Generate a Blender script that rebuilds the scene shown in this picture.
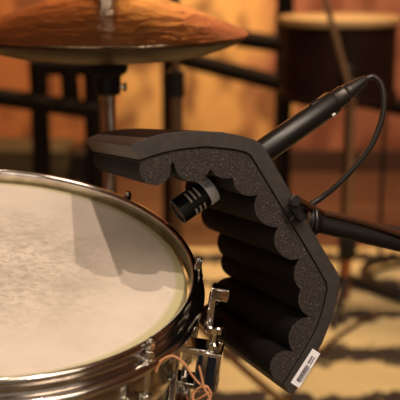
import bpy, bmesh, math, random
from mathutils import Vector, Matrix, Quaternion
random.seed(4)
for o in list(bpy.data.objects): bpy.data.objects.remove(o)
S = bpy.context.scene; COL = S.collection
PI = math.pi

# ------------------------------------------------------------------ camera
F = 1029.0; PITCH = math.radians(-14)
CAM = Vector((0, 0, 1.0))
RT = Vector((1, 0, 0)); UP = Vector((0, -math.sin(PITCH), math.cos(PITCH))); FW = Vector((0, math.cos(PITCH), math.sin(PITCH)))
def P(x, y, d): return CAM + d * (FW + RT * ((x - 200) / F) + UP * ((200 - y) / F))
cd = bpy.data.cameras.new('camera'); co = bpy.data.objects.new('camera', cd); COL.objects.link(co)
co.location = CAM; co.rotation_euler = (PI / 2 + PITCH, 0, 0)
cd.sensor_width = 36; cd.lens = F / 400 * 36; cd.clip_start = .02
cd.dof.use_dof = True; cd.dof.focus_distance = .90; cd.dof.aperture_fstop = 92.6 / 11.5
S.camera = co
S.view_settings.view_transform = 'Standard'; S.view_settings.look = 'None'
S.view_settings.exposure = -.22; S.view_settings.gamma = 1; S.view_settings.use_curve_mapping = False

# ------------------------------------------------------------------ light
w = bpy.data.worlds.new('world'); S.world = w; w.use_nodes = True
_n = w.node_tree.nodes; _l = w.node_tree.links
_tc = _n.new('ShaderNodeTexCoord'); _vo = _n.new('ShaderNodeTexNoise'); _vo.inputs['Scale'].default_value = 3.2; _vo.inputs['Detail'].default_value = 1
_l.new(_tc.outputs['Generated'], _vo.inputs['Vector'])
_cr = _n.new('ShaderNodeValToRGB'); _l.new(_vo.outputs['Fac'], _cr.inputs[0]); _e = _cr.color_ramp.elements
_e[0].position = .47; _e[0].color = (.035, .020, .012, 1); _e[1].position = .57; _e[1].color = (1.0, .84, .66, 1)  # bright noise patches added to the surroundings for the chrome to reflect
_l.new(_cr.outputs[0], _n['Background'].inputs[0]); _n['Background'].inputs[1].default_value = .42
def lamp(kind, name, loc, target, energy, col, size=.03, spot=60, blend=.4):
    l = bpy.data.lights.new(name, kind); o = bpy.data.objects.new(name, l); COL.objects.link(o)
    l.energy = energy; l.color = col; o.location = loc
    if kind == 'AREA': l.size = size
    else: l.shadow_soft_size = size
    if kind == 'SPOT': l.spot_size = math.radians(spot); l.spot_blend = blend
    o.rotation_euler = (Vector(target) - Vector(loc)).to_track_quat('-Z', 'Y').to_euler()
    return o
KT = Vector((-.05, .85, .74))
lamp('SPOT', 'ceiling_spot_a', KT + Vector((.43, -.52, 1)) * 1.7, KT, 80, (1, .82, .66), .022, 27)
lamp('SPOT', 'ceiling_spot_b', KT + Vector((.09, -.31, 1.0)) * 1.8, KT, 68, (1, .82, .66), .022, 27)
lamp('AREA', 'fill_front', (1.15, -.35, 2.1), (-.1, .85, .7), 12.5, (1, .80, .62), .7)  # unseen area fill added from the front right, not a room lamp
lamp('AREA', 'fill_left', (-1.0, -.2, 2.3), (-.1, .85, .7), 12, (1, .82, .64), .6)  # unseen area fill added to lift the shadowed part of the drumhead
lamp('AREA', 'fill_behind', (-.5, -1.7, 1.35), (-.1, .85, .8), 6.5, (1, .86, .72), 1.0)  # unseen area light added behind the camera for chrome to reflect
lamp('AREA', 'wall_wash', (.1, 3.5, 2.4), (.1, 4.6, 1.0), 100, (1, .66, .33), .5)
lamp('AREA', 'wall_wash_right', (1.4, 3.3, 2.3), (.9, 4.6, .5), 15, (1, .66, .44), .4)
lamp('SPOT', 'rug_spot', (.7, 2.0, 2.5), (.45, 2.3, 0), 190, (1, .84, .60), .1, 48, .6)

# ------------------------------------------------------------------ materials
def mat(name, col, rough=.5, metal=0, spec=.5):
    m = bpy.data.materials.new(name); m.use_nodes = True
    b = m.node_tree.nodes['Principled BSDF']
    b.inputs['Base Color'].default_value = (*col, 1); b.inputs['Roughness'].default_value = rough
    b.inputs['Metallic'].default_value = metal; b.inputs['Specular IOR Level'].default_value = spec
    return m
def nd(m, t, **kw):
    n = m.node_tree.nodes.new(t)
    for k, v in kw.items():
        if k in n.inputs: n.inputs[k].default_value = v
        else: setattr(n, k, v)
    return n
def lk(m, a, b): m.node_tree.links.new(a, b)
def bsdf(m): return m.node_tree.nodes['Principled BSDF']
def ramp(m, src, stops):
    r = nd(m, 'ShaderNodeValToRGB'); lk(m, src, r.inputs[0]); e = r.color_ramp.elements
    while len(e) > len(stops): e.remove(e[-1])
    while len(e) < len(stops): e.new(.5)
    for i, (p, c) in enumerate(stops): e[i].position = p; e[i].color = (*c, 1) if len(c) == 3 else c
    return r
def coord(m, what='Object'): return nd(m, 'ShaderNodeTexCoord').outputs[what]
def noise(m, scale, detail=3, src=None, rough=.5, dist=0):
    n = nd(m, 'ShaderNodeTexNoise', Scale=scale, Detail=detail, Roughness=rough, Distortion=dist)
    lk(m, src or coord(m), n.inputs['Vector']); return n.outputs['Fac']
def bump(m, src, strength, dist=.001):
    b = nd(m, 'ShaderNodeBump', Strength=strength, Distance=dist); lk(m, src, b.inputs['Height'])
    lk(m, b.outputs[0], bsdf(m).inputs['Normal'])
def mixc(m, fac, a, b, mode='MIX'):
    n = nd(m, 'ShaderNodeMix', data_type='RGBA', blend_type=mode)
    for s, v in ((n.inputs[0], fac), (n.inputs[6], a), (n.inputs[7], b)):
        if hasattr(v, 'links') or hasattr(v, 'is_output'): lk(m, v, s)
        else: s.default_value = v if isinstance(v, (int, float)) else (*v, 1)
    return n.outputs[2]
def math_(m, op, a, b=None):
    n = nd(m, 'ShaderNodeMath', operation=op)
    for i, v in enumerate((a, b)):
        if v is None: continue
        if isinstance(v, (int, float)): n.inputs[i].default_value = v
        else: lk(m, v, n.inputs[i])
    return n.outputs[0]

CHROME = mat('chrome', (.80, .77, .73), .09, 1)
lk(CHROME, ramp(CHROME, noise(CHROME, 40, 5), [(.35, (.84, .81, .77)), (.8, (.55, .50, .45))]).outputs[0], bsdf(CHROME).inputs['Base Color'])
HOOPM = mat('worn_chrome', (.55, .50, .46), .15, 1)
lk(HOOPM, ramp(HOOPM, noise(HOOPM, 60, 6), [(.3, (.78, .73, .68)), (.75, (.50, .44, .40))]).outputs[0], bsdf(HOOPM).inputs['Base Color'])
SHELLC = mat('shell_steel', (.74, .69, .60), .2, 1)
DARKMET = mat('dark_metal', (.045, .04, .037), .35, .7)
FRAMEM = mat('matt_black_tube', (.008, .005, .004), .75, 0, .15)
bump(FRAMEM, noise(FRAMEM, 300, 2), .2, .0004)
BLACKM = mat('black_powder_coat', (.009, .007, .007), .5, 0, .3)
bump(BLACKM, noise(BLACKM, 900, 2), .1, .0003)
MICB = mat('microphone_black', (.008, .007, .0068), .36, 0, .45)
bump(MICB, noise(MICB, 2500, 2), .15, .0002)
RUB = mat('rubber_black', (.012, .010, .010), .38)
bump(RUB, noise(RUB, 400, 2), .1, .0004)
SILV = mat('satin_silver', (.78, .76, .78), .4, .25)
SLOT = mat('grille_mesh', (.80, .70, .60), .4, .3)
WHITE = mat('white_plastic', (.85, .80, .74), .4)
LABELM = mat('label_paper', (.92, .90, .95), .5)
INK = mat('ink', (.10, .08, .09), .6)
BLUE = mat('blue_black_panel', (.006, .014, .030), .3)
CORD = mat('orange_cord', (.62, .28, .13), .6)
bump(CORD, noise(CORD, 2500, 2), .4, .0004)
BROWNC = mat('brown_cable', (.055, .022, .011), .25)
bump(BROWNC, noise(BROWNC, 600, 2), .15, .0004)
FELT = mat('black_felt', (.012, .010, .010), .9)

SHELLM = mat('shield_shell', (.040, .030, .026), .55)
lk(SHELLM, ramp(SHELLM, noise(SHELLM, 140, 5), [(.3, (.024, .019, .017)), (.75, (.042, .033, .029))]).outputs[0], bsdf(SHELLM).inputs['Base Color'])
bump(SHELLM, noise(SHELLM, 1500, 3), .25, .0004)
RIDGE = mat('shaded_foam', (.0045, .0038, .0042), .8, 0, .15)  # near-black copy of the foam: interior shade put into the colour
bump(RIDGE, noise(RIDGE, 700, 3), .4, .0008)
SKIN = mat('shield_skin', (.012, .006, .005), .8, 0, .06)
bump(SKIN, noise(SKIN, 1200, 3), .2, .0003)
FOAM = mat('acoustic_foam', (.03, .025, .022), .85)
v = nd(FOAM, 'ShaderNodeTexVoronoi', Scale=900); lk(FOAM, coord(FOAM), v.inputs['Vector'])
fl = noise(FOAM, 700, 4, rough=.8)
spk = ramp(FOAM, fl, [(.42, (.012, .008, .007)), (.58, (.042, .031, .027)), (.70, (.24, .19, .16))])
lk(FOAM, spk.outputs[0], bsdf(FOAM).inputs['Base Color'])
bump(FOAM, fl, .8, .0012)

BRONZE = mat('cymbal_bronze', (.55, .30, .15), .18, 1)
g = coord(BRONZE); ln = nd(BRONZE, 'ShaderNodeVectorMath', operation='LENGTH')
sx = nd(BRONZE, 'ShaderNodeSeparateXYZ'); lk(BRONZE, g, sx.inputs[0])
cb = nd(BRONZE, 'ShaderNodeCombineXYZ'); lk(BRONZE, sx.outputs[0], cb.inputs[0]); lk(BRONZE, sx.outputs[1], cb.inputs[1])
lk(BRONZE, cb.outputs[0], ln.inputs[0])
cr = nd(BRONZE, 'ShaderNodeCombineXYZ'); lk(BRONZE, ln.outputs['Value'], cr.inputs[0])
groove = noise(BRONZE, 350, 3, cr.outputs[0])
patina = noise(BRONZE, 14, 5)
lk(BRONZE, mixc(BRONZE, ramp(BRONZE, patina, [(.35, (0, 0, 0)), (.7, (1, 1, 1))]).outputs[0], (.50, .40, .31), (.33, .25, .18)), bsdf(BRONZE).inputs['Base Color'])
hm = nd(BRONZE, 'ShaderNodeMapping'); hm.inputs['Scale'].default_value = (1, 1, 5); lk(BRONZE, coord(BRONZE), hm.inputs[0])
bump(BRONZE, math_(BRONZE, 'ADD', math_(BRONZE, 'MULTIPLY', groove, .12), noise(BRONZE, 26, 4, hm.outputs[0], .6)), .5, .0065)

BRONZE2 = mat('bronze_dark_reflection', (.10, .06, .04), .3, 0, .08)  # dark floor reflection and its streaks painted into the lower cymbal's colour
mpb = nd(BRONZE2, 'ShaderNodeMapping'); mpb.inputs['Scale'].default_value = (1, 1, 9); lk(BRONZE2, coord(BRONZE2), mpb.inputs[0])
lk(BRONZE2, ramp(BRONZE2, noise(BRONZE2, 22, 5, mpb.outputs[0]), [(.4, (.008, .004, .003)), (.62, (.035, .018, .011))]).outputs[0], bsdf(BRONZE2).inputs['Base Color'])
HEAD = mat('drumhead_coating', (.8, .75, .68), .55, 0, .35)
g = coord(HEAD); sx = nd(HEAD, 'ShaderNodeSeparateXYZ'); lk(HEAD, g, sx.inputs[0])
cb = nd(HEAD, 'ShaderNodeCombineXYZ'); lk(HEAD, sx.outputs[0], cb.inputs[0]); lk(HEAD, sx.outputs[1], cb.inputs[1])
ln = nd(HEAD, 'ShaderNodeVectorMath', operation='LENGTH'); lk(HEAD, cb.outputs[0], ln.inputs[0]); rad = ln.outputs['Value']
base = mixc(HEAD, ramp(HEAD, noise(HEAD, 25, 4), [(.35, (0, 0, 0)), (.7, (1, 1, 1))]).outputs[0], (.74, .64, .55), (.67, .57, .48))
smear_xy = nd(HEAD, 'ShaderNodeMapping'); smear_xy.inputs['Scale'].default_value = (1, 1.6, 1); smear_xy.inputs['Rotation'].default_value = (0, 0, .9)
lk(HEAD, g, smear_xy.inputs[0])
wear = math_(HEAD, 'MULTIPLY', ramp(HEAD, noise(HEAD, 95, 8, smear_xy.outputs[0], .8, .15), [(.46, (0, 0, 0)), (.66, (1, 1, 1))]).outputs[0],
             ramp(HEAD, rad, [(.04, (.9, .9, .9)), (.125, (.05, .05, .05))]).outputs[0])
dots = ramp(HEAD, noise(HEAD, 210, 3), [(.72, (0, 0, 0)), (.78, (.5, .5, .5))]).outputs[0]
c1 = mixc(HEAD, wear, base, (.30, .25, .19)); 
smudge = math_(HEAD, 'MULTIPLY', ramp(HEAD, noise(HEAD, 16, 6, None, .7), [(.42, (0, 0, 0)), (.62, (.75, .75, .75))]).outputs[0], ramp(HEAD, rad, [(.07, (1, 1, 1)), (.135, (0, 0, 0))]).outputs[0])
c2 = mixc(HEAD, smudge, mixc(HEAD, dots, c1, (.16, .12, .09)), (.40, .34, .27))
edge = ramp(HEAD, rad, [(.1665, (0, 0, 0)), (.1680, (1, 1, 1))]).outputs[0]
lk(HEAD, mixc(HEAD, edge, c2, (.52, .47, .27)), bsdf(HEAD).inputs['Base Color'])
bump(HEAD, noise(HEAD, 900, 3), .25, .0004)

# ------------------------------------------------------------------ mesh helpers (world coordinates)
def new(): return bmesh.new()
def wm(o):
    return wm(o.parent) @ o.matrix_basis if o.parent else o.matrix_world.copy()
def finish(name, bm, m, parent=None, smooth=35, bev=0, seg=2):
    me = bpy.data.meshes.new(name)
    bmesh.ops.recalc_face_normals(bm, faces=bm.faces)
    if parent is not None:
        bm.transform(wm(parent).inverted())
    bm.to_mesh(me); bm.free()
    o = bpy.data.objects.new(name, me); COL.objects.link(o)
    if m: me.materials.append(m)
    if parent is not None: o.parent = parent
    if smooth:
        for p in me.polygons: p.use_smooth = True
        me.set_sharp_from_angle(angle=math.radians(smooth))
    if bev:
        b = o.modifiers.new('bevel', 'BEVEL'); b.width = bev; b.segments = seg; b.limit_method = 'ANGLE'
    return o
def frame(axis):
    a = axis.normalized(); h = Vector((0, 0, 1)) if abs(a.z) < .95 else Vector((0, 1, 0))
    x = h.cross(a).normalized(); return x, a.cross(x), a
def lathe(bm, org, axis, prof, n=48, closed=False, a0=0, a1=2 * PI, xref=None):
    x, y, a = frame(axis)
    if xref is not None: x = (xref - a * xref.dot(a)).normalized(); y = a.cross(x)
    full = abs(a1 - a0 - 2 * PI) < 1e-6
    cnt = n if full else n + 1
    rings = []
    for r, h in prof:
        if r < 1e-7: rings.append([bm.verts.new(org + a * h)])
        else: rings.append([bm.verts.new(org + a * h + (x * math.cos(a0 + (a1 - a0) * i / n) + y * math.sin(a0 + (a1 - a0) * i / n)) * r) for i in range(cnt)])
    prs = list(zip(rings, rings[1:])) + ([(rings[-1], rings[0])] if closed else [])
    for A, B in prs:
        for i in range(n):
            j = (i + 1) % cnt
            if len(A) == 1 and len(B) == 1: continue
            if len(A) == 1: bm.faces.new((A[0], B[i], B[j]))
            elif len(B) == 1: bm.faces.new((A[i], A[j], B[0]))
            else: bm.faces.new((A[i], A[j], B[j], B[i]))
def cyl(bm, a, b, r, r2=None, n=24):
    d = b - a; L = d.length; r2 = r if r2 is None else r2
    lathe(bm, a, d, [(0, 0), (r, 0), (r2, L), (0, L)], n)
def crom(pts, k=8):
    out = []; p = [pts[0]] + list(pts) + [pts[-1]]
    for i in range(1, len(p) - 2):
        for j in range(k):
            t = j / k
            out.append(.5 * ((2 * p[i]) + (p[i + 1] - p[i - 1]) * t + (2 * p[i - 1] - 5 * p[i] + 4 * p[i + 1] - p[i + 2]) * t * t + (-p[i - 1] + 3 * p[i] - 3 * p[i + 1] + p[i + 2]) * t ** 3))
    out.append(pts[-1]); return out
def tube(bm, pts, r, n=10, k=8, raw=False, loop=False):
    c = pts if raw else crom(pts, k)
    rr = r if callable(r) else (lambda t: r)
    t0 = (c[1] - c[0]).normalized(); x, y, _ = frame(t0); rings = []
    for i, p in enumerate(c):
        if loop: t = (c[(i + 1) % len(c)] - c[i - 1]).normalized()
        else: t = (c[min(i + 1, len(c) - 1)] - c[max(i - 1, 0)]).normalized()
        x = (x - t * x.dot(t)).normalized(); y = t.cross(x)
        R = rr(i / (len(c) - 1))
        rings.append([bm.verts.new(p + (x * math.cos(2 * PI * j / n) + y * math.sin(2 * PI * j / n)) * R) for j in range(n)])
    prs = list(zip(rings, rings[1:])) + ([(rings[-1], rings[0])] if loop else [])
    for A, B in prs:
        for j in range(n): bm.faces.new((A[j], A[(j + 1) % n], B[(j + 1) % n], B[j]))
    if not loop:
        bm.faces.new(rings[0][::-1]); bm.faces.new(rings[-1])
def box(bm, c, ax, ay, az, sx, sy, sz):
    vs = [bm.verts.new(c + ax * (sx / 2 * i) + ay * (sy / 2 * j) + az * (sz / 2 * k)) for i in (-1, 1) for j in (-1, 1) for k in (-1, 1)]
    for f in ((0, 1, 3, 2), (4, 6, 7, 5), (0, 4, 5, 1), (2, 3, 7, 6), (0, 2, 6, 4), (1, 5, 7, 3)): bm.faces.new([vs[i] for i in f])
X, Y, Z = Vector((1, 0, 0)), Vector((0, 1, 0)), Vector((0, 0, 1))
def abox(bm, c, s): box(bm, Vector(c), X, Y, Z, *s)
def prism(bm, poly, vec):
    A = [bm.verts.new(p) for p in poly]; B = [bm.verts.new(p + vec) for p in poly]
    bm.faces.new(A[::-1]); bm.faces.new(B)
    for i in range(len(A)):
        j = (i + 1) % len(A); bm.faces.new((A[i], A[j], B[j], B[i]))
def root(name, label, cat, loc, group=None, mw=None):
    o = bpy.data.objects.new(name, None); COL.objects.link(o); o.empty_display_size = .05
    o.matrix_world = mw if mw is not None else Matrix.Translation(Vector(loc))
    o['label'] = label; o['category'] = cat
    if group: o['group'] = group
    bpy.context.view_layer.update()
    return o
def tag(o, label, cat, group=None):
    o['label'] = label; o['category'] = cat
    if group: o['group'] = group
    return o
def struct(o): o['kind'] = 'structure'; return o
def floor_at(x, y):
    r = FW + RT * ((x - 200) / F) + UP * ((200 - y) / F); return CAM + r * (-CAM.z / r.z)
def arc3(a, b, c, n=14):
    ax, ay, bx, by, cx, cy = *a, *b, *c
    d = 2 * (ax * (by - cy) + bx * (cy - ay) + cx * (ay - by))
    ux = ((ax * ax + ay * ay) * (by - cy) + (bx * bx + by * by) * (cy - ay) + (cx * cx + cy * cy) * (ay - by)) / d
    uy = ((ax * ax + ay * ay) * (cx - bx) + (bx * bx + by * by) * (ax - cx) + (cx * cx + cy * cy) * (bx - ax)) / d
    r = math.hypot(ax - ux, ay - uy); t = [math.atan2(q[1] - uy, q[0] - ux) for q in (a, b, c)]
    def norm(z): return z % (2 * PI)
    s = norm(t[2] - t[0]); mid = norm(t[1] - t[0])
    if mid > s: s -= 2 * PI
    return [(ux + r * math.cos(t[0] + s * i / n), uy + r * math.sin(t[0] + s * i / n)) for i in range(n + 1)]

# ------------------------------------------------------------------ the room
YW = 4.55
FLOORM = mat('dark_floorboards', (.10, .045, .025), .45)
br = nd(FLOORM, 'ShaderNodeTexBrick', Scale=1.0); br.inputs['Brick Width'].default_value = 1.6; br.inputs['Row Height'].default_value = .12
br.inputs['Mortar Size'].default_value = .003
br.inputs['Color1'].default_value = (.10, .045, .026, 1); br.inputs['Color2'].default_value = (.07, .030, .018, 1); br.inputs['Mortar'].default_value = (.02, .01, .008, 1)
lk(FLOORM, coord(FLOORM), br.inputs['Vector']); lk(FLOORM, br.outputs['Color'], bsdf(FLOORM).inputs['Base Color'])
b = new(); abox(b, (0, 1.8, -.02), (5.2, 5.6, .04)); struct(finish('floor', b, FLOORM, smooth=0))
WALLM = mat('mottled_plaster_wall', (.5, .3, .18), .8)
gx = coord(WALLM)
sx = nd(WALLM, 'ShaderNodeSeparateXYZ'); lk(WALLM, gx, sx.inputs[0])
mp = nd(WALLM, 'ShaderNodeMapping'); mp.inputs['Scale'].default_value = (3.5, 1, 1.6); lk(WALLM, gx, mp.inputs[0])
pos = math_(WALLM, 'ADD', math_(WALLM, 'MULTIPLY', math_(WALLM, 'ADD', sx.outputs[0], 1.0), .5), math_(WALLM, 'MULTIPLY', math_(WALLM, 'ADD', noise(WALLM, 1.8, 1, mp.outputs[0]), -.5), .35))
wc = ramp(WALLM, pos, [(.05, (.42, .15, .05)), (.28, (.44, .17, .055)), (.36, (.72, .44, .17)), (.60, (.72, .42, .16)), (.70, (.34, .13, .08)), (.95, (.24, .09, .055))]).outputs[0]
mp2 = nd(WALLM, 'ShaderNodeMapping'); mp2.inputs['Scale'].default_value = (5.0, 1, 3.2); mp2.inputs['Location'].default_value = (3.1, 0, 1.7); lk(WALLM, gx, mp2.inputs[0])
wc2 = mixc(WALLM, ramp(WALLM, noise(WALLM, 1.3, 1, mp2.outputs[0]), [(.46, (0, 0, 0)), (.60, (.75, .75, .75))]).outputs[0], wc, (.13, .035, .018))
lk(WALLM, wc2, bsdf(WALLM).inputs['Base Color'])
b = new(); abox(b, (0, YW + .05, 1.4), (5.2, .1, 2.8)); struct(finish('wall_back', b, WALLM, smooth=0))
SIDEM = mat('brown_side_wall', (.30, .16, .09), .8)
lk(SIDEM, ramp(SIDEM, noise(SIDEM, 2, 3), [(.3, (.30, .15, .08)), (.7, (.22, .11, .06))]).outputs[0], bsdf(SIDEM).inputs['Base Color'])
b = new(); abox(b, (-2.55, 1.8, 1.4), (.1, 5.6, 2.8)); struct(finish('wall_left', b, SIDEM, smooth=0))
b = new(); abox(b, (2.55, 1.8, 1.4), (.1, 5.6, 2.8)); struct(finish('wall_right', b, SIDEM, smooth=0))
CEILM = mat('tan_ceiling', (.42, .28, .17), .8)
bump(CEILM, noise(CEILM, 30, 3), .3, .002)
b = new(); abox(b, (0, 1.8, 2.82), (5.2, 5.6, .04)); struct(finish('ceiling', b, CEILM, smooth=0))
BASEM = mat('dark_skirting', (.05, .022, .014), .5)
b = new(); abox(b, (0, YW - .008, .05), (5.0, .016, .1)); struct(finish('baseboard_back', b, BASEM, smooth=0, bev=.003))

# patterned rug
RUG = mat('patterned_rug', (.55, .42, .24), .95)
gx = coord(RUG); sx = nd(RUG, 'ShaderNodeSeparateXYZ'); lk(RUG, gx, sx.inputs[0])
jag = noise(RUG, 15, 4, gx, .8)
row = math_(RUG, 'SINE', math_(RUG, 'ADD', math_(RUG, 'MULTIPLY', sx.outputs[1], 2 * PI / .27), math_(RUG, 'MULTIPLY', jag, 5.0)))
brk = noise(RUG, 5, 2, gx)
pat = ramp(RUG, math_(RUG, 'ADD', math_(RUG, 'MULTIPLY', row, .35), math_(RUG, 'ADD', brk, -.02)), [(.61, (0, 0, 0)), (.64, (1, 1, 1))]).outputs[0]
lk(RUG, mixc(RUG, pat, mixc(RUG, noise(RUG, 14, 3), (.60, .47, .25), (.46, .35, .18)), (.020, .011, .007)), bsdf(RUG).inputs['Base Color'])
bump(RUG, noise(RUG, 300, 2), .6, .004)
y1 = floor_at(200, 250).y
b = new(); abox(b, (.19, (y1 - .9) / 2, .005), (3.38, y1 + .9, .010)); tag(finish('patterned_rug', b, RUG, smooth=0, bev=.004), 'cream rug with jagged dark brown pattern on the floor beneath and behind the drum', 'rug')

# ------------------------------------------------------------------ snare drum
DC = Vector((-0.18505127, 0.84899511, 0.73965786)); DN = Vector((.10872098, -.18967379, .9758092)).normalized()
e1 = Y.cross(DN).normalized(); e2 = DN.cross(e1)
MW = Matrix(((e1.x, e2.x, DN.x, DC.x), (e1.y, e2.y, DN.y, DC.y), (e1.z, e2.z, DN.z, DC.z), (0, 0, 0, 1)))
drum = root('snare_drum', 'chrome snare drum with worn cream coated head, in the foreground', 'drum', None, mw=MW)
def dl(r, a, z): return DC + (e1 * math.cos(a) + e2 * math.sin(a)) * r + DN * z
def drum_lathe(prof, n=128, closed=False, **kw):
    b = new(); lathe(b, DC, DN, prof, n, closed, xref=e1, **kw); return b
finish('drumhead', drum_lathe([(0, -.010), (.05, -.010), (.12, -.010), (.160, -.010), (.170, -.0098), (.1735, -.0112), (.1765, -.017), (.1765, -.030), (.175, -.030), (.1745, -.018), (.172, -.0125), (0, -.0122)]), HEAD, drum)
HP = [(.1790, -.017), (.1790, -.004), (.1797, -.0012), (.1815, 0), (.1835, -.0006), (.1848, -.0025), (.1848, -.005), (.1835, -.0062), (.1828, -.008), (.1828, -.0125),
      (.184, -.0145), (.1885, -.0152), (.1912, -.0162), (.1926, -.0185), (.1926, -.0215), (.1914, -.0232), (.1900, -.0220), (.1898, -.0188), (.1880, -.0176), (.182, -.0174)]
finish('hoop', drum_lathe(HP, closed=True), HOOPM, drum, smooth=50)
SP = [(.1720, -.0185), (.1735, -.020), (.1735, -.060), (.1755, -.064), (.1765, -.070), (.1775, -.074), (.1765, -.078), (.1755, -.084), (.1735, -.088), (.1735, -.132), (.172, -.134), (.1705, -.132), (.1705, -.020)]
finish('shell', drum_lathe(SP, closed=True), SHELLC, drum, smooth=50)
finish('lower_hoop', drum_lathe([(r, -.154 - z) for r, z in HP], closed=True), HOOPM, drum, smooth=50)
finish('resonant_head', drum_lathe([(0, -.143), (.1765, -.143), (.1765, -.126), (.175, -.126), (.175, -.1425), (0, -.1425)]), mat('clear_head_film', (.6, .56, .48), .3), drum)
def ang(x, y):
    r = FW + RT * ((x - 200) / F) + UP * ((200 - y) / F); t = (DC - CAM).dot(DN) / r.dot(DN); q = CAM + r * t - DC
    return math.atan2(q.dot(e2), q.dot(e1))
A0 = ang(199, 262)
NL = 8
def lug_set(a):
    rd = (e1 * math.cos(a) + e2 * math.sin(a)); tg = DN.cross(rd)
    b = new(); q = dl(.1868, a, -.012)
    # hoop ear, square key head, washer, rod
    cyl(b, dl(.1868, a, -.0158), dl(.1868, a, -.0125), .0052, n=20)
    cyl(b, dl(.1868, a, -.0125), dl(.1868, a, -.0060), .0044, .0036, n=20)
    box(b, dl(.1868, a, -.0020), rd, tg, DN, .0052, .0052, .010)
    lathe(b, dl(.1868, a, .0030), DN, [(0, 0), (.0024, 0), (.0022, .0016), (0, .0022)], 12)
    cyl(b, dl(.1868, a, -.0235), dl(.1868, a, -.060), .0024, n=12)
    rod = finish('tension_rod', b, CHROME, drum, bev=.0004)
    b = new()
    cyl(b, dl(.1868, a, -.046), dl(.1868, a, -.066), .0050, .0056, n=20)
    cyl(b, dl(.1868, a, -.108), dl(.1868, a, -.088), .0050, .0056, n=20)
    box(b, dl(.1805, a, -.077), rd, tg, DN, .014, .016, .046)
    box(b, dl(.1885, a, -.077), rd, tg, DN, .010, .010, .030)
    finish('lug', b, CHROME, drum, bev=.0022, seg=3)
    b = new(); cyl(b, dl(.1868, a, -.094), dl(.1868, a, -.134), .0024, n=12); cyl(b, dl(.1868, a, -.130), dl(.1868, a, -.136), .0045, n=16)
    finish('tension_rod', b, CHROME, drum)
for i in range(NL): lug_set(A0 + 2 * PI * i / NL)
# vent badge
# strainer (throw-off) on the near right of the shell
SA = ang(196, 291)
rd = e1 * math.cos(SA) + e2 * math.sin(SA); tg = DN.cross(rd)
def sl(r, t, z): return DC + rd * r + tg * t + DN * z
def sbox(b, r, t, z, sr, st, sz): box(b, sl(r, t, z), rd, tg, DN, sr, st, sz)
b = new(); sbox(b, .1765, 0, -.080, .006, .030, .072); sbox(b, .189, 0, -.054, .028, .019, .006); sbox(b, .189, 0, -.090, .028, .019, .006)
stn = finish('strainer', b, CHROME, drum, bev=.0012)
b = new()
for sg in (-1, 1):
    sbox(b, .2035, .0095 * sg, -.072, .020, .003, .040)
sbox(b, .2135, 0, -.072, .002, .022, .040)
frm = finish('strainer_frame', b, CHROME, stn, bev=.0008)
for sg in (-1, 1):
    for rc, wd in ((.1970, .0040), (.2068, .0075)):
        b = new(); sbox(b, rc, .0112 * sg, -.072, wd, .0012, .034); finish('side_panel', b, BLUE, stn, bev=.0004).__setitem__('label', 'blue-black inset panel')
b = new(); z0 = -.044
lathe(b, sl(.2050, -.003, z0 - .008), DN, [(0, 0), (.0055, 0), (.0055, .006), (.0035, .008), (.0035, .0185), (.0085, .019), (.0095, .020), (.0095, .0255), (.0085, .0265), (0, .0265)], 28)
finish('adjustment_knob', b, CHROME, stn, smooth=30)
b = new(); tube(b, [sl(.200, 0, -.036), sl(.200, .001, -.020), sl(.200, .002, -.008), sl(.200, .002, 0)], lambda t: .0042 - .0006 * t, 12); finish('lever', b, CHROME, stn)
b = new(); sbox(b, .2055, .001, .002, .016, .011, .012); finish('lever_grip', b, CHROME, stn, bev=.0015)
# snare cord
b = new()
def PD(x, y, d): return P(x, y, d)
loop = [(156, 372), (161, 361), (172, 356), (184, 363), (192, 375), (200, 384), (208, 388), (211, 396), (203, 403), (193, 399), (196, 390), (206, 386), (209, 392), (200, 398), (190, 404), (186, 412)]
tube(b, [PD(x, y, .800 + .001 * i) for i, (x, y) in enumerate(loop)], .00085, 8)
tube(b, [PD(x, y, .803) for x, y in ((199, 366), (202, 378), (204, 387), (210, 400), (206, 412))], .00085, 8)
finish('snare_cord', b, CORD, drum).__setitem__('label', 'thin orange cord tied to the strainer')
# drum stand
st = root('snare_stand', 'chrome tripod stand carrying the snare drum from below', 'drum stand', (DC.x, DC.y, .011))
cb_ = DC + DN * -.156
b = new(); cyl(b, Vector((DC.x + -.02, DC.y + .03, .05)), cb_ + DN * -.03, .012); finish('pole', b, CHROME, st)
for k in range(3):
    a = k * 2 * PI / 3 + .5; d = e1 * math.cos(a) + e2 * math.sin(a)
    b = new(); tube(b, [cb_ + DN * -.03, cb_ + d * .12 + DN * -.02, cb_ + d * .182 + DN * -.004, cb_ + d * .199 + DN * .0, cb_ + d * .203 + DN * .022], .0055, 10); finish('basket_arm', b, CHROME, st)
    h = Vector((math.cos(a), math.sin(a), 0)); base = Vector((DC.x - .02, DC.y + .03, 0))
    b = new(); tube(b, [base + Z * .30, base + h * .16 + Z * .13, base + h * .27 + Z * .020], .008, 10); finish('leg', b, CHROME, st)

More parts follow.
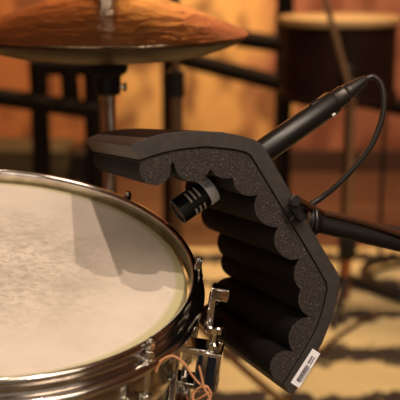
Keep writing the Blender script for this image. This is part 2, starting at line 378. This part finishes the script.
# ------------------------------------------------------------------ microphone shield
SD = (-RT * .272 + UP * .078 + FW).normalized()
D0 = .845; SO = P(240, 200, D0); SL = .236
def face(x, y, off=0):
    r = FW + RT * ((x - 200) / F) + UP * ((200 - y) / F); t = (SO - CAM).dot(SD) / r.dot(SD); return CAM + r * t + SD * off
OUT = [(131, 146), (133, 143.5), (147, 138), (161, 134), (180, 131.5), (200, 130.8), (222, 132), (240, 135.5), (254, 139.5), (260, 142.5), (264, 147), (268, 153), (289, 189), (310, 226), (328, 257), (338, 273), (340.5, 279), (340, 287), (336, 306), (329, 327), (322, 344), (308, 369), (297, 388), (293, 393.5), (289, 394)]
INN = [(284, 384.5), (300, 359), (312, 339), (318, 327), (324, 308), (328, 289), (327, 283), (314, 260), (298, 233), (280, 203), (262, 173), (251, 155), (246, 152), (233, 149), (206, 146.5), (180, 149), (161, 153), (140, 160)]
shield = root('microphone_shield', 'curved black acoustic shield lined with scalloped foam, at the drum\'s right edge', 'microphone shield', face(215, 300))
b = new(); prism(b, [face(x, y) for x, y in OUT + INN], SD * SL); shell_o = finish('outer_shell', b, SHELLM, shield, bev=.0012, seg=2, smooth=30)
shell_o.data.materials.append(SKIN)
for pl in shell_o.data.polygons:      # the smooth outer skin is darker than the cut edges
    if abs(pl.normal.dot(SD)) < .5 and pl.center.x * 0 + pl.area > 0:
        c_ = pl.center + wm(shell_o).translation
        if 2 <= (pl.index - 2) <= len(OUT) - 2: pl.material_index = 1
CUSP = [((141, 164), (156, 185.5), (171, 167)), ((175.2, 166), (193.5, 181.5), (210.5, 168)), ((210.5, 168), (221, 177.5), (233.5, 177.5)), ((233.5, 177.5), (241, 193), (259, 194)),
        ((259, 194), (258, 217), (279.5, 227)), ((279.5, 227), (279, 252), (301, 259)), ((301, 259), (294.5, 275), (301.5, 290)), ((301.5, 290), (300, 306), (311.5, 317.5)),
        ((311.5, 317.5), (290, 333), (294, 352.5)), ((294, 352.5), (271.5, 362), (283, 383.5))]
LOB = []
for a_, b_, c_ in CUSP: 
    if LOB and math.hypot(LOB[-1][0] - a_[0], LOB[-1][1] - a_[1]) > 1: LOB += [(172.2, 163.2), (174.2, 162.6)]
    LOB += arc3(a_, b_, c_)[(1 if LOB and LOB[-1] == a_ else 0):]
def shrink(p):   # foam's outer edge sits just inside the shell
    return p
FI = [(x, y) for x, y in INN]
def inset(pts, d):
    out = []
    for i, (x, y) in enumerate(pts):
        x0, y0 = pts[max(i - 1, 0)]; x1, y1_ = pts[min(i + 1, len(pts) - 1)]
        tx, ty = x1 - x0, y1_ - y0; L = math.hypot(tx, ty); out.append((x + ty / L * -d, y + tx / L * d))
    return out
FO = inset(FI, 1.0)
if min(math.hypot(FO[9][0] - 262, FO[9][1] - 320), 1e9) > math.hypot(FI[9][0] - 262, FI[9][1] - 320): FO = inset(FI, -1.0)
poly = LOB + FO
b = new(); prism(b, [face(x, y, .0015) for x, y in poly], SD * (SL - .004))
foam = finish('foam_lining', b, FOAM, shield, smooth=25)
# label on the front edge
q = [face(x, y, -.0006) for x, y in ((312.5, 348.5), (320, 353.5), (299, 388), (290.5, 382.5))]
b = new(); prism(b, q, SD * .0004); sticker = finish('barcode_sticker', b, LABELM, shield, smooth=0); sticker['label'] = 'small white barcode sticker'
b = new()
def uv(u, v_): return (q[0] * (1 - u) * (1 - v_) + q[1] * (1 - u) * v_ + q[3] * u * (1 - v_) + q[2] * u * v_) - SD * .0002
def bar(u0, u1, v0, v1):
    vs = [uv(u0, v0), uv(u1, v0), uv(u1, v1), uv(u0, v1)]; prism(b, vs, SD * -.00015)
u = .42
while u < .88:
    wd = random.choice((.008, .014, .022)); bar(u, u + wd, .30, .74); u += wd + random.choice((.010, .014))
for k in range(6): bar(.16 + .036 * k, .182 + .036 * k, .30, .50)
for k in range(5): bar(.16 + .042 * k, .186 + .042 * k, .60, .74)
for k in range(10): bar(.44 + .042 * k, .462 + .042 * k, .80, .88)
finish('barcode', b, INK, sticker, smooth=0)
# ------------------------------------------------------------------ microphone
T0 = P(177, 212.5, .897); T1 = P(366, 79, .950)
MA = (T1 - T0).normalized(); ML = (T1 - T0).length
mic = root('condenser_microphone', 'slim black pencil microphone with silver ring, poking through the foam shield', 'microphone', T0)
def mp_(t): return T0 + MA * t
RC = .0117
up = (-FW - MA * (-FW).dot(MA)).normalized(); sd_ = MA.cross(up)
b = new(); lathe(b, T0, MA, [(0, .0035), (.0095, .0035), (.0100, .0005), (.0108, 0), (RC, .0008), (RC, .0290), (RC - .0006, .0296), (0, .0296)], 48); finish('capsule', b, MICB, mic)
b = new(); lathe(b, T0, MA, [(0, .0030), (.0096, .0030), (.0096, .0020), (0, .0018)], 32); cap_mesh = finish('capsule_grille', b, mat('capsule_mesh', (.10, .06, .04), .5, .8), mic)
b = new()
for s in range(4):
    for k in range(3):
        h = .0125 + .0046 * k; a0 = -.62 + s * PI / 2 * 1.0 - .35; 
        lathe(b, T0, MA, [(RC - .0006, h), (RC + .00015, h), (RC + .00015, h + .0019), (RC - .0006, h + .0019)], 10, True, a0, a0 + 1.0, xref=up)
finish('grille_slots', b, SLOT, mic)
b = new(); lathe(b, T0, MA, [(0, .0296), (RC + .0005, .0296), (RC + .0008, .0302), (RC + .0008, .0378), (RC + .0003, .0385), (0, .0385)], 48); ring = finish('ring', b, SILV, mic); ring['label'] = 'brushed silver ring'
b = new()
for a0, h0, h1, wd in ((-.15, .0315, .0365, .035), (-.02, .0315, .0365, .035), (.10, .0315, .0365, .035), (-.14, .0315, .0322, .10), (.12, .0355, .0365, .10)):
    lathe(b, T0, MA, [(RC + .0007, h0), (RC + .00095, h0), (RC + .00095, h1), (RC + .0007, h1)], 4, True, a0 - .3, a0 - .3 + wd, xref=up)
finish('ring_marking', b, INK, ring)
BE = ML - .039; RB = .0112
b = new(); lathe(b, T0, MA, [(0, .0385), (.0085, .0385), (.0085, .044), (RB, .050), (RB, BE - .002), (RB - .001, BE), (0, BE)], 48); finish('body', b, MICB, mic)
b = new(); lathe(b, T0, MA, [(0, BE), (.0088, BE), (.0092, BE + .001), (.0092, BE + .012), (.0084, BE + .013), (.0078, BE + .014), (.0078, BE + .018), (0, BE + .018)], 36); finish('connector', b, DARKMET, mic)
b = new(); lathe(b, T0, MA, [(0, BE + .018), (.0074, BE + .018), (.0068, BE + .022), (.0055, BE + .032), (.0036, BE + .039), (0, BE + .039)], 28); finish('strain_relief', b, RUB, mic)
def radial(x, y, t):      # radial direction on the body that faces image direction (x,y)
    v = RT * x + UP * y - FW * .55; return (v - MA * v.dot(MA)).normalized()
rdn = radial(.45, -.75, 0)
b = new(); c = mp_(BE - .010) + rdn * RB; box(b, c, MA, rdn, MA.cross(rdn), .0040, .0022, .0034); finish('pad_switch', b, WHITE, mic, bev=.0005).__setitem__('label', 'tiny white switch')
rdn = radial(-.35, .9, 0)
b = new(); c = mp_(BE - .018) + rdn * RB; box(b, c, MA, rdn, MA.cross(rdn), .010, .0014, .005); finish('filter_switch', b, DARKMET, mic, bev=.0005)
# hole through the foam and the shell where the microphone passes
def cut(ob, r):
    b = new(); cyl(b, T0 + MA * .0, T1 + MA * .02, r, n=40); cu = finish('cutter', b, None, None)
    m = ob.modifiers.new('hole', 'BOOLEAN'); m.object = cu; m.operation = 'DIFFERENCE'; m.solver = 'EXACT'
    ob.modifiers.move(len(ob.modifiers) - 1, 0)
    bv = [x for x in ob.modifiers if x.type == 'BEVEL']
    for x in bv: x.show_viewport = False
    bpy.context.view_layer.update()
    me = bpy.data.meshes.new_from_object(ob.evaluated_get(bpy.context.evaluated_depsgraph_get()))
    ob.modifiers.remove(m); ob.data = me
    for x in bv: x.show_viewport = True
    bpy.data.objects.remove(cu)
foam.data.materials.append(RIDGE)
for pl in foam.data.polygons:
    if abs(pl.normal.dot(SD)) < .5: pl.material_index = 1  # walls of the lining take the shaded copy, cut ends keep the foam
cut(foam, RC + .0013); cut(shell_o, RB + .0006)

# microphone cable
b = new()
path = [(367, 78.5, 1.006), (374, 77, 1.006), (381, 84, 1.00), (384, 98, .99), (382, 118, .975), (373, 142, .955), (358, 163, .935), (338, 184, .915), (322, 197, .90), (310, 205, .893), (303, 212, .885)]
tube(b, [P(*p) for p in path], .0029, 12)
tag(finish('microphone_cable', b, RUB), 'thin black cable curving from the microphone tail down to the clamp', 'cable')

# ------------------------------------------------------------------ boom arm holding the shield, with clamp and wound cable
a0, a1 = P(296, 219, .888), P(520, 272, 1.0)
arm = root('boom_arm', 'black boom arm clamped to the shield, running out to the right', 'microphone stand', a1)
b = new(); cyl(b, a0, a1, .0075, n=24); finish('tube', b, BLACKM, arm)
ad = (a1 - a0).normalized()
b = new(); lathe(b, a0 - ad * .004, ad, [(0, 0), (.0105, 0), (.0125, .003), (.0125, .018), (.0095, .026), (0, .030)], 28)
finish('clamp_collar', b, FRAMEM, arm)
x_, y_, _ = frame(ad)
for k in range(3):     # turns of thin lead tied tightly round the collar
    tl = (ad + x_ * (.25 - .22 * k) + y_ * .15 * (k - 1)).normalized(); b = new(); u_, v_, _ = frame(tl)
    tube(b, [a0 + ad * (.000 + .0075 * k) + (u_ * math.cos(i * PI / 20) + v_ * math.sin(i * PI / 20)) * (.0145 + .0006 * k) for i in range(40)], .0016, 8, raw=True, loop=True)
    finish('tie_loop', b, BROWNC if k == 0 else RUB, arm)
# jaws that grip the shell's edge
b = new()
ed = (face(310, 226) - face(289, 189)).normalized(); nn = ed.cross(SD).normalized()
for sgn in (-1, 1):
    box(b, face(289.5, 206) + nn * 0 + (RT * .0075 + UP * .0035) * 0 + (-SD) * .0022 + ed * (.004 * sgn + .006), ed, nn, SD, .0045, .014, .003)
box(b, face(295.5, 211) + (-SD) * .002, ed, nn, SD, .018, .007, .010)
cyl(b, face(297, 214, -.004), a0 + ad * .006, .0045, n=16)
finish('clamp_jaw', b, BLACKM, arm, bev=.0012)
b = new(); lathe(b, face(291, 200, -.0065), -SD, [(0, 0), (.0045, 0), (.0050, .001), (.0050, .004), (.004, .005), (0, .005)], 20)
finish('thumb_screw', b, DARKMET, arm)
cyl_st = P(520, 272, 1.0)
b = new(); cyl(b, Vector((a1.x, a1.y, .03)), Vector((a1.x, a1.y, a1.z + .03)), .011); finish('pole', b, BLACKM, arm)
b = new(); lathe(b, Vector((a1.x, a1.y, .0105)), Z, [(0, 0), (.13, 0), (.135, .006), (.13, .014), (.03, .026), (.015, .05), (0, .05)], 48); finish('base', b, BLACKM, arm)
# cable wound round the arm
def wound(name, m, r, ph, turns, R, x0, x1, lab, grp, pre=(), coil=0):
    b = new(); n = 160; pts = [P(*p) for p in pre]; x_, y_, z_ = frame(ad)
    for i in range(n + 1):
        t = (i / n) ** 1.6; c = a0 + (a1 - a0) * (x0 + (x1 - x0) * t); a = ph + turns * 2 * PI * t + coil * 2 * PI * min(max(t / .035, 0), 1)
        pts.append(c + (x_ * math.cos(a) + y_ * math.sin(a)) * R)
    tube(b, pts, r, 8, k=2); return tag(finish(name, b, m), lab, 'cable')
wound('wound_cable', BROWNC, .0028, 1.2, .45, .0110, .10, 1.0, 'brown cable wound in long turns around the boom arm', '', pre=[(297, 221, .872), (293, 207, .868), (299, 200, .872), (309, 206, .876)])
wound('wound_lead', RUB, .0036, 3.2, .4, .0112, .0, 1.0, 'thicker black lead twisted around the boom arm beneath the brown one', '', coil=1.5)

# ------------------------------------------------------------------ hi-hat
HC = P(107, 33.5, 1.31)
hh = root('hi_hat', 'pair of bronze hi-hat cymbals on a chrome stand, at upper left', 'cymbals', (HC.x, HC.y, .011))
def cym(sign, z0, R=.1795, H=.031, E=3.2, BH=.020):
    prof = []
    for i in range(25):
        r = R * (1 - i / 24 * (1 - .30)); prof.append((r, H * (1 - (r / R) ** E)))
    zb = prof[-1][1]
    for i in range(1, 9):
        t = i / 8; prof.append((R * .30 * (1 - t) + .006 * t, zb + BH * math.sin(t * PI / 2)))
    top = [(r, z + .0006) for r, z in prof]; bot = [(r, z - .0006) for r, z in reversed(prof)]
    b = new(); lathe(b, Vector((HC.x, HC.y, z0)), Z * sign, top + bot, 96, True)
    return b
o = finish('top_cymbal', cym(1, HC.z, H=.050, E=1.9), BRONZE, hh, smooth=60)
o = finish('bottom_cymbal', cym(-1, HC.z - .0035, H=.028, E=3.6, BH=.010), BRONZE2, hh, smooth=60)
for o in hh.children:     # centre object origin on the axis so that the lathe grooves follow it
    pass
b = new(); h0 = Vector((HC.x, HC.y, 0))
cyl(b, h0 + Z * .55, h0 + Z * (HC.z + .22), .0035, n=16); finish('rod', b, CHROME, hh)
zc = HC.z
b = new(); lathe(b, h0 + Z * (zc - .058), Z, [(0, 0), (.014, 0), (.0155, .003), (.024, .008), (.026, .013), (.026, .017), (0, .017)], 32); finish('cymbal_seat', b, FELT, hh)
b = new(); lathe(b, h0 + Z * (zc - .078), Z, [(0, 0), (.0145, 0), (.0165, .003), (.0165, .024), (0, .024)], 32)
finish('tube_collar', b, BLACKM, hh, smooth=30)
b = new(); cyl(b, h0 + Z * (zc - .068) + X * .012, h0 + Z * (zc - .068) + X * .022, .003); box(b, h0 + Z * (zc - .068) + X * .022, X, Y, Z, .004, .010, .012); finish('tilter_screw', b, CHROME, hh, bev=.001)
b = new(); cyl(b, h0 + Z * .40, h0 + Z * (zc - .076), .0095, n=28); cyl(b, h0 + Z * .06, h0 + Z * .42, .0125, n=28); finish('stand_tube', b, CHROME, hh)
b = new(); lathe(b, h0 + Z * (zc + .066), Z, [(.004, 0), (.016, 0), (.016, .008), (.010, .010), (.010, .035), (.004, .037)], 28, True); finish('clutch', b, CHROME, hh)
for k in range(3):
    a = k * 2 * PI / 3 + PI / 2; hd = Vector((math.cos(a), math.sin(a), 0))
    b = new(); tube(b, [h0 + Z * .32 + hd * .014, h0 + hd * .15 + Z * .14, h0 + hd * .28 + Z * .019], .007, 10); finish('leg', b, CHROME, hh)

# ------------------------------------------------------------------ background kit
# second chrome stand behind the hi-hat
def pole_stand(name, lab, cat, x, y, d, ztop, m, r=.011, leg=.25):
    p = P(x, y, d); t = root(name, lab, cat, (p.x, p.y, .011)); h = Vector((p.x, p.y, .011))
    b = new(); cyl(b, h + Z * .05, h + Z * .75, r * 1.25); cyl(b, h + Z * .70, h + Z * ztop, r * .85); finish('pole', b, m, t)
    b = new(); cyl(b, h + Z * .70, h + Z * .75, r * 1.7); finish('height_clamp', b, BLACKM, t)
    for k in range(3):
        a = k * 2 * PI / 3 + .3; hd = Vector((math.cos(a), math.sin(a), 0))
        b = new(); tube(b, [h + Z * .26 + hd * r, h + hd * leg * .55 + Z * .12, h + hd * leg + Z * .010], r * .8, 10); finish('leg', b, m, t)
    return t, h
GREYP = mat('worn_nickel', (.24, .15, .09), .35, .8)
pole_stand('cymbal_stand', 'thin tarnished cymbal stand rising behind the hi-hat cymbals', 'cymbal stand', 176, 90, 2.0, 1.25, GREYP, .010)

# floor tom
tc = P(340, 17, 2.95)
TOMS = mat('dark_mahogany_shell', (.030, .010, .008), .6, 0, .12)
lk(TOMS, ramp(TOMS, noise(TOMS, 12, 5), [(.3, (.024, .008, .006)), (.7, (.012, .004, .004))]).outputs[0], bsdf(TOMS).inputs['Base Color'])
TOMH = mat('maple_hoop', (.55, .36, .17), .4)
bump(TOMH, noise(TOMH, 30, 3), .2, .001)
tom = root('floor_tom', 'dark floor tom with pale wooden hoop, blurred at upper right', 'drum', (tc.x, tc.y, 0))
b = new(); lathe(b, Vector((tc.x, tc.y, tc.z)), Z, [(.158, -.02), (.162, -.02), (.162, -.22), (.158, -.22)], 64, True); finish('shell', b, TOMS, tom)
b = new(); lathe(b, tc, Z, [(.164, -.014), (.172, -.014), (.172, .002), (.164, .002)], 64, True); finish('hoop', b, TOMH, tom, bev=.002)
b = new(); lathe(b, tc, Z, [(.164, -.236), (.172, -.236), (.172, -.212), (.164, -.212)], 64, True); finish('lower_hoop', b, TOMS, tom, bev=.002)
b = new(); lathe(b, tc, Z, [(0, -.004), (.163, -.004), (.163, -.02), (.157, -.02), (.157, -.006), (0, -.006)], 64); finish('drumhead', b, mat('tom_head', (.50, .36, .18), .45), tom)
for k in range(3):
    a = PI * .17 + k * 2 * PI / 3; hd = Vector((math.cos(a), math.sin(a), 0)); c = Vector((tc.x, tc.y, 0))
    b = new(); tube(b, [c + hd * .185 + Z * (tc.z - .03), c + hd * .185 + Z * .12, c + hd * .20 + Z * .05, c + hd * .215 + Z * .008], .006, 10, k=6); lg = finish('leg', b, BLACKM, tom)
    b = new(); box(b, c + hd * .176 + Z * (tc.z - .14), hd, hd.cross(Z), Z, .030, .030, .045); finish('leg_bracket', b, DARKMET, lg, bev=.003)

# tubular frames
def tubframe(name, lab, segs, r=.014):
    t = root(name, lab, 'frame', segs[0][0])
    for nm, (p, q_) in zip([s[2] for s in segs], [(s[0], s[1]) for s in segs]):
        b = new(); cyl(b, p, q_, r, n=16); finish(nm, b, FRAMEM, t)
    return t
def PF(x, y, Yw):   # point on the plane y = Yw seen at pixel
    r = FW + RT * ((x - 200) / F) + UP * ((200 - y) / F); return CAM + r * (Yw / r.y)
def leg(x, ytop, Yw):
    p = PF(x, ytop, Yw); return (p, Vector((p.x, p.y, .012)), 'leg')
tubframe('keyboard_stand', 'black tubular keyboard stand, blurred behind the left of the drum',
    [leg(38, 62, 3.3), leg(-18, 92, 3.3), leg(92, 66, 3.3), (PF(-30, 93, 3.285), PF(97, 111, 3.285), 'rail'), (PF(68, 64, 3.3), PF(72, 106, 3.3), 'post'), (PF(30, 66, 3.31), PF(96, 67, 3.31), 'rail')], .030)
tubframe('percussion_rack', 'black percussion rack of tubing, blurred between hi-hat and floor tom',
    [leg(286, -30, 3.6), leg(428, 60, 3.6), leg(170, 50, 3.6), (PF(165, 54, 3.57), PF(290, 86, 3.57), 'rail'), (PF(282, 84, 3.57), PF(436, 114, 3.57), 'rail'), (PF(236, 38, 3.59), PF(300, 47, 3.59), 'rail')], .030)
# low equipment cases along the wall
CASE = mat('olive_case', (.055, .040, .018), .7); bump(CASE, noise(CASE, 200, 2), .3, .001)
def case(x0, x1, yt, Yw, dep, lab, m):
    p, q_ = PF(x0, yt, Yw), PF(x1, yt, Yw); zt = p.z
    t = root('equipment_case', lab, 'case', ((p.x + q_.x) / 2, Yw, 0)); cx = (p.x + q_.x) / 2; wd = q_.x - p.x
    b = new(); abox(b, (cx, Yw + dep / 2, zt * .36 + .01), (wd, dep, zt * .70)); finish('body', b, m, t, bev=.008)
    b = new(); abox(b, (cx, Yw + dep / 2, zt * .86), (wd, dep, zt * .27)); finish('lid', b, m, t, bev=.010)
    b = new(); tube(b, [Vector((cx - .06, Yw - .002, zt * .5)), Vector((cx - .05, Yw - .03, zt * .5)), Vector((cx + .05, Yw - .03, zt * .5)), Vector((cx + .06, Yw - .002, zt * .5))], .007, 8); finish('handle', b, BLACKM, t)
case(-40, 66, 149, 3.95, .25, 'low olive equipment case by the back wall, blurred at far left', CASE)
case(70, 110, 153, 3.9, .25, 'small dark case on the floor behind the hi-hat tube', BLACKM)

# microphone stand on the right
p = floor_at(345, 312); h = Vector((p.x, p.y, .010)); Yw = h.y
TANM = mat('tarnished_tube', (.34, .21, .13), .35, .7)
COPP = mat('copper_tube', (.42, .16, .07), .35, .7)
ms = root('microphone_stand', 'tall grey boom microphone stand with a dark clutch, blurred beyond the shield', 'microphone stand', h)
zc1 = PF(345, 247, Yw).z; zt = PF(345, 88, Yw).z
b = new(); cyl(b, h + Z * (zc1), Vector((h.x, h.y, zt)), .010, n=16); finish('pole', b, TANM, ms)
b = new(); cyl(b, h + Z * .03, Vector((h.x, h.y, zc1)), .012, n=16); finish('lower_pole', b, COPP, ms).__setitem__('label', 'copper coloured lower tube')
b = new(); lathe(b, Vector((h.x, h.y, zc1 - .035)), Z, [(0, 0), (.018, 0), (.026, .015), (.026, .060), (.016, .078), (0, .078)], 24); finish('clutch', b, BLACKM, ms)
b = new(); cyl(b, PF(320, -20, Yw), PF(351, 92, Yw), .008, n=14); finish('boom', b, TANM, ms)
b = new(); cyl(b, Vector((h.x, h.y - .02, zt)), Vector((h.x, h.y + .03, zt)), .020, n=18); finish('boom_joint', b, BLACKM, ms)
for k in range(3):
    a = k * 2 * PI / 3 + .2; hd = Vector((math.cos(a), math.sin(a), 0))
    b = new(); tube(b, [h + Z * .09 + hd * .012, h + hd * .08 + Z * .05, h + hd * .17 + Z * .012], .011, 10); finish('leg', b, BLACKM, ms)
# coiled cable on the rug
cc = floor_at(424, 288); b = new(); pts = []
for i in range(300):
    a = i / 300 * 2 * PI * 5; R = .178 + .012 * math.sin(a * .37) + .006 * math.sin(a * 1.13)
    pts.append(Vector((cc.x + R * math.cos(a), cc.y + R * math.sin(a), .018 + .030 * (.5 + .5 * math.sin(a * .29)))))
tube(b, pts, .006, 7, raw=True); tag(finish('coiled_cable', b, RUB), 'black cable lying coiled on the rug at the right edge', 'cable')
b = new(); tube(b, [floor_at(*q2) + Z * .016 for q2 in ((455, 330), (420, 322), (385, 318), (350, 334), (318, 360), (296, 392), (270, 430))], .006, 8)
tag(finish('loose_cable', b, BROWNC), 'single brown cable trailing across the rug below the coil', 'cable')
